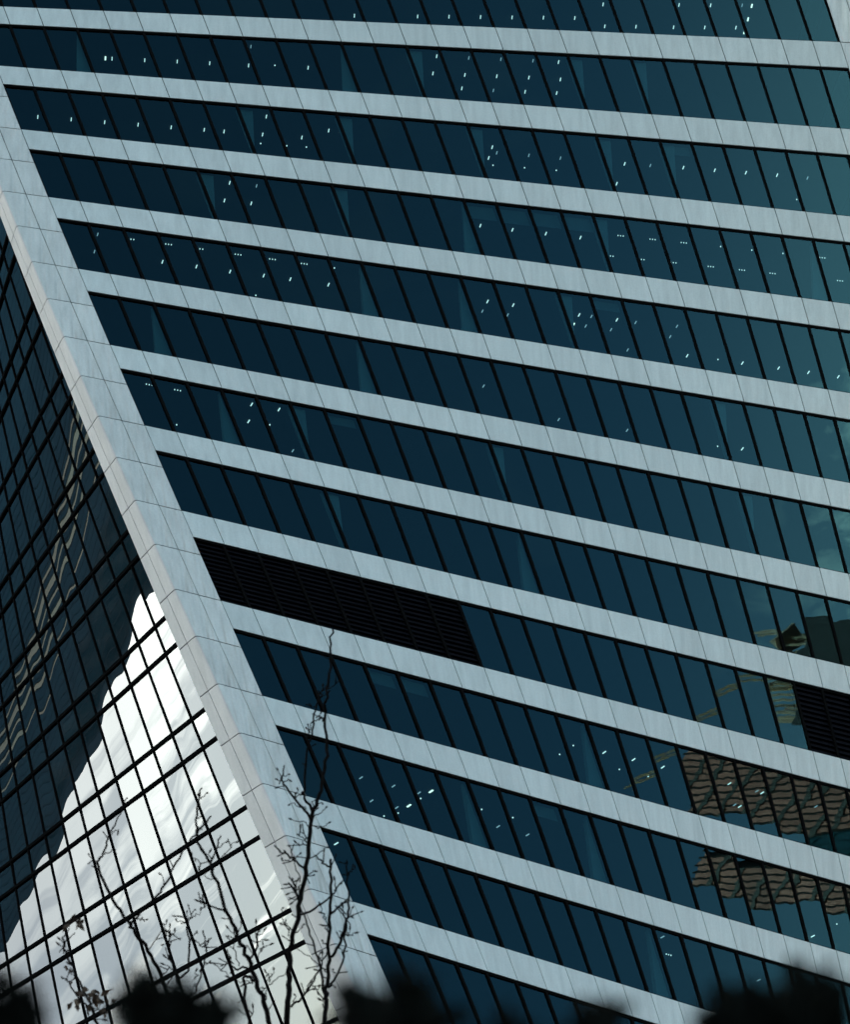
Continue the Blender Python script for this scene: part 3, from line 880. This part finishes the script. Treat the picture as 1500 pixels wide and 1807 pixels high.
T3 = B([(385, 1830), (310, 1550), (240, 1390), (190, 1240), (100, 1060)]) + D([(1140, 1100), (1075, 970), (1000, 740), (970, 660), (900, 530), (880, 440), (875, 330), (890, 240), (915, 120)])
make_tree('bare sapling leaning left across the bright glass, left of the tallest one', None, 27.5, T3, (9, 3), [
    (B([(205, 1330), (60, 1300), (10, 1190)]), 4.6, 2.6),
    (B([(240, 1430), (160, 1380), (162, 1580), (205, 1820)]), 4.8, 6),
    (D([(975, 660), (1020, 560), (1043, 480)]), 3.6, 2.8),
    (D([(1085, 1000), (980, 965), (895, 930)]), 3.8, 2.8),
    (B([(200, 1250), (262, 1130), (270, 1010), (305, 940)]), 4.4, 3),
], [D([(985, 680), (1080, 600), (1150, 510)]), D([(965, 660), (905, 650), (845, 600)]), D([(910, 660), (890, 690)]), D([(1000, 770), (955, 772), (932, 735)]), D([(880, 450), (940, 370), (965, 335)]), D([(905, 200), (950, 155)]), D([(890, 250), (890, 180)]),
    D([(940, 960), (920, 910)]), D([(945, 965), (920, 975)]), D([(930, 950), (895, 930)]), D([(1030, 550), (1080, 510)]), D([(985, 640), (965, 585)]), D([(880, 340), (900, 325)]),
    B([(90, 1060), (20, 980)]), B([(95, 1040), (125, 930)]), B([(70, 1060), (20, 1040)]), B([(268, 1090), (320, 1070)]), B([(265, 1060), (255, 935)]), B([(270, 1150), (370, 1115)]), B([(265, 1060), (320, 1000)]), B([(100, 1320), (60, 1340)]), B([(50, 1280), (35, 1240)]), B([(60, 1150), (30, 1110)]), B([(110, 1300), (65, 1150), (55, 1100)]),
    B([(300, 1530), (370, 1465), (450, 1400), (530, 1365)]), B([(370, 1450), (390, 1380), (410, 1335)]), B([(375, 1400), (345, 1360)]), B([(335, 1600), (345, 1500), (320, 1490)]), B([(230, 1440), (150, 1440), (30, 1400)]), B([(240, 1440), (225, 1400)]), B([(270, 1270), (290, 1180)]), B([(200, 1760), (230, 1670)]), B([(190, 1740), (115, 1690)])], 3)

T4 = D([(770, 1850), (740, 1700), (690, 1610), (620, 1450), (530, 1280), (440, 1160), (400, 1090), (310, 970), (210, 780), (165, 650)])
make_tree('forked bare sapling furthest into the bright glass, its two arms spread wide in a v', None, 28.5, T4, (8, 5), [
    (D([(165, 650), (215, 590), (250, 480), (285, 400), (345, 270), (378, 200)]), 4.4, 2),
    (D([(415, 1085), (460, 1020), (560, 930), (640, 840), (700, 720), (770, 580), (870, 450), (960, 345)]), 5, 3),
    (D([(800, 1780), (740, 1500), (700, 1350), (672, 1260), (690, 1170), (655, 1130)]), 5, 2.8),
    (D([(810, 1610), (870, 1560), (915, 1420), (945, 1290), (925, 1160)]), 4, 2.6),
    (D([(750, 1480), (820, 1390), (818, 1200), (806, 1060), (730, 1035)]), 4.4, 2.8),
], [D([(650, 800), (625, 740)]), D([(535, 1275), (630, 1140), (662, 1080)]), D([(215, 595), (265, 570), (295, 562)]), D([(255, 460), (285, 425), (320, 425)]), D([(165, 650), (110, 600)]), D([(690, 1170), (720, 1150)]), D([(690, 1180), (685, 1120)]),
    D([(806, 1065), (840, 1030), (866, 990)]), D([(815, 1070), (870, 1030), (905, 1000)]), D([(800, 1075), (735, 1070)]), D([(810, 1060), (808, 1010)]), D([(945, 1260), (900, 1240), (860, 1200)]), D([(945, 1290), (955, 1230)]), D([(830, 1230), (860, 1170), (880, 1145)]),
    D([(940, 1370), (1000, 1375), (1050, 1420), (1120, 1475)]), D([(450, 1050), (475, 1060), (515, 1060)]), D([(740, 1440), (650, 1380)]), D([(700, 1350), (660, 1330)]), D([(690, 1400), (650, 1440)]), D([(690, 1250), (645, 1235)]), D([(740, 1550), (690, 1530), (560, 1470)]), D([(760, 1640), (710, 1640)]),
    D([(630, 1140), (640, 1090)]), D([(655, 1140), (660, 1160)]), D([(900, 1440), (920, 1400), (965, 1365)]), D([(880, 1470), (870, 1430)])], 4)

T5 = C([(850, 1280), (840, 1200), (800, 1070), (740, 950), (685, 830), (640, 720), (580, 610), (568, 500), (585, 390), (600, 345)])
make_tree('thin sapling at far lower left with a few withered leaves still on it', None, 27, T5, (5.5, 3), [
    (C([(760, 1060), (700, 1000), (620, 870), (580, 825), (550, 828)]), 3.2, 2.2),
    (C([(600, 345), (640, 320), (690, 290)]), 3, 2.4),
], [C([(600, 860), (640, 840)]), C([(595, 830), (605, 790)]), C([(570, 540), (530, 540)]), C([(570, 540), (535, 490)]), C([(570, 530), (590, 490)]), C([(590, 620), (600, 580)]), C([(800, 1075), (850, 1110), (990, 1040)]), C([(640, 720), (625, 710)]), C([(760, 1060), (770, 1110)]), C([(820, 1190), (900, 1190)])], 5,
    leaves=[((140, 1625), 7, .11), ((141, 1630), 4, .09), ((135, 1762), 7, .10), ((168, 1755), 9, .13), ((168, 1775), 8, .10), ((122, 1720), 5, .06), ((196, 1768), 3, .07), ((180, 1782), 6, .08)])

# ------------------------------------------------------------------ evergreen shrubs close to the camera, far out of focus
def make_shrub(label, dist, sprays, seed):
    rng = random.Random(seed)
    cx = sum(s[0] for s in sprays) / len(sprays)
    base = at(cx, 1850, dist); base = Vector((base.x, base.y, 0))
    root = empty('evergreen_shrub', base)
    tag(root, label, 'shrub', 'evergreen shrubs close to the camera')
    st = MB(); lf = MB()
    for x, y, wpx, ypx in sprays:         # tip, half width, in picture pixels; reaches from y downwards
        d0 = dist + rng.uniform(-.12, .12)
        tip = at(x, y, d0) - base
        low = at(x + rng.uniform(-20, 20), y + ypx, d0 + rng.uniform(-.05, .05)) - base
        foot = Vector((tip.x * .3, tip.y * .3, 0))
        st.tube([foot, foot.lerp(low, .5) + Vector((rng.uniform(-.05, .05), rng.uniform(-.05, .05), 0)), low, tip], [.012, .009, .006, .002], 6)
        sz = .026
        n = int(16 + wpx * ypx / 60)
        for i in range(n):
            t = rng.random() ** .75
            c = tip.lerp(low, t)
            spread = wpx * (.25 + .75 * t) * dist / FPX * 1.1
            c = c + r2v(rng) * spread
            ax = Vector((rng.gauss(0, 1), rng.gauss(0, 1), rng.gauss(1.0, .7))).normalized()
            sd_ = ax.orthogonal().normalized(); sd_ = Matrix.Rotation(rng.uniform(0, 6.3), 3, ax) @ sd_
            L_, W_ = sz * rng.uniform(.8, 1.5), sz * rng.uniform(.25, .4)
            nn = ax.cross(sd_) * .004
            v = [c, c + ax * L_ * .35 + sd_ * W_ - nn, c + ax * L_ * .7 + sd_ * W_ * .8 - nn, c + ax * L_, c + ax * L_ * .7 - sd_ * W_ * .8 - nn, c + ax * L_ * .35 - sd_ * W_ - nn]
            lf.add(v, [(0, 1, 2, 3), (0, 3, 4, 5)])
    link('stem', st.mesh('stem', BARK, True), root)
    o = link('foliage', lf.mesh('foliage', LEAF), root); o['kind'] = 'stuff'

def r2v(rng):
    while True:
        v = Vector((rng.uniform(-1, 1), rng.uniform(-1, 1), rng.uniform(-1, 1)))
        if v.length < 1: return v
make_shrub('blurred dark shrub at the bottom left corner, before the dark end of the glass', 2.6, [(12, 1755, 26, 120), (38, 1768, 22, 110), (-20, 1745, 26, 130)], 11)
make_shrub('blurred dark shrub under the forked sapling, before the brightest glass', 2.7, [(240, 1742, 16, 110), (268, 1738, 20, 120), (300, 1765, 24, 100), (350, 1778, 26, 90), (385, 1768, 18, 100), (325, 1790, 30, 70)], 12)
make_shrub('largest blurred dark shrub at the bottom, before the white corner', 2.5, [(604, 1755, 4, 60), (648, 1745, 5, 70), (668, 1792, 12, 60), (692, 1752, 10, 80), (720, 1742, 10, 90), (738, 1792, 10, 60), (783, 1785, 5, 50)], 13)
make_shrub('lowest blurred dark sprig at the bottom middle, before the slanting windows', 2.6, [(893, 1818, 10, 50), (1055, 1775, 9, 70), (1035, 1815, 14, 50)], 14)
make_shrub('blurred dark shrub with spiky shoots at the bottom right corner', 2.6, [(1296, 1757, 9, 100), (1345, 1778, 14, 80), (1262, 1802, 14, 60), (1412, 1722, 14, 130), (1445, 1728, 20, 130), (1478, 1752, 18, 110), (1390, 1762, 24, 100), (1330, 1802, 32, 70), (1440, 1778, 40, 90)], 15)
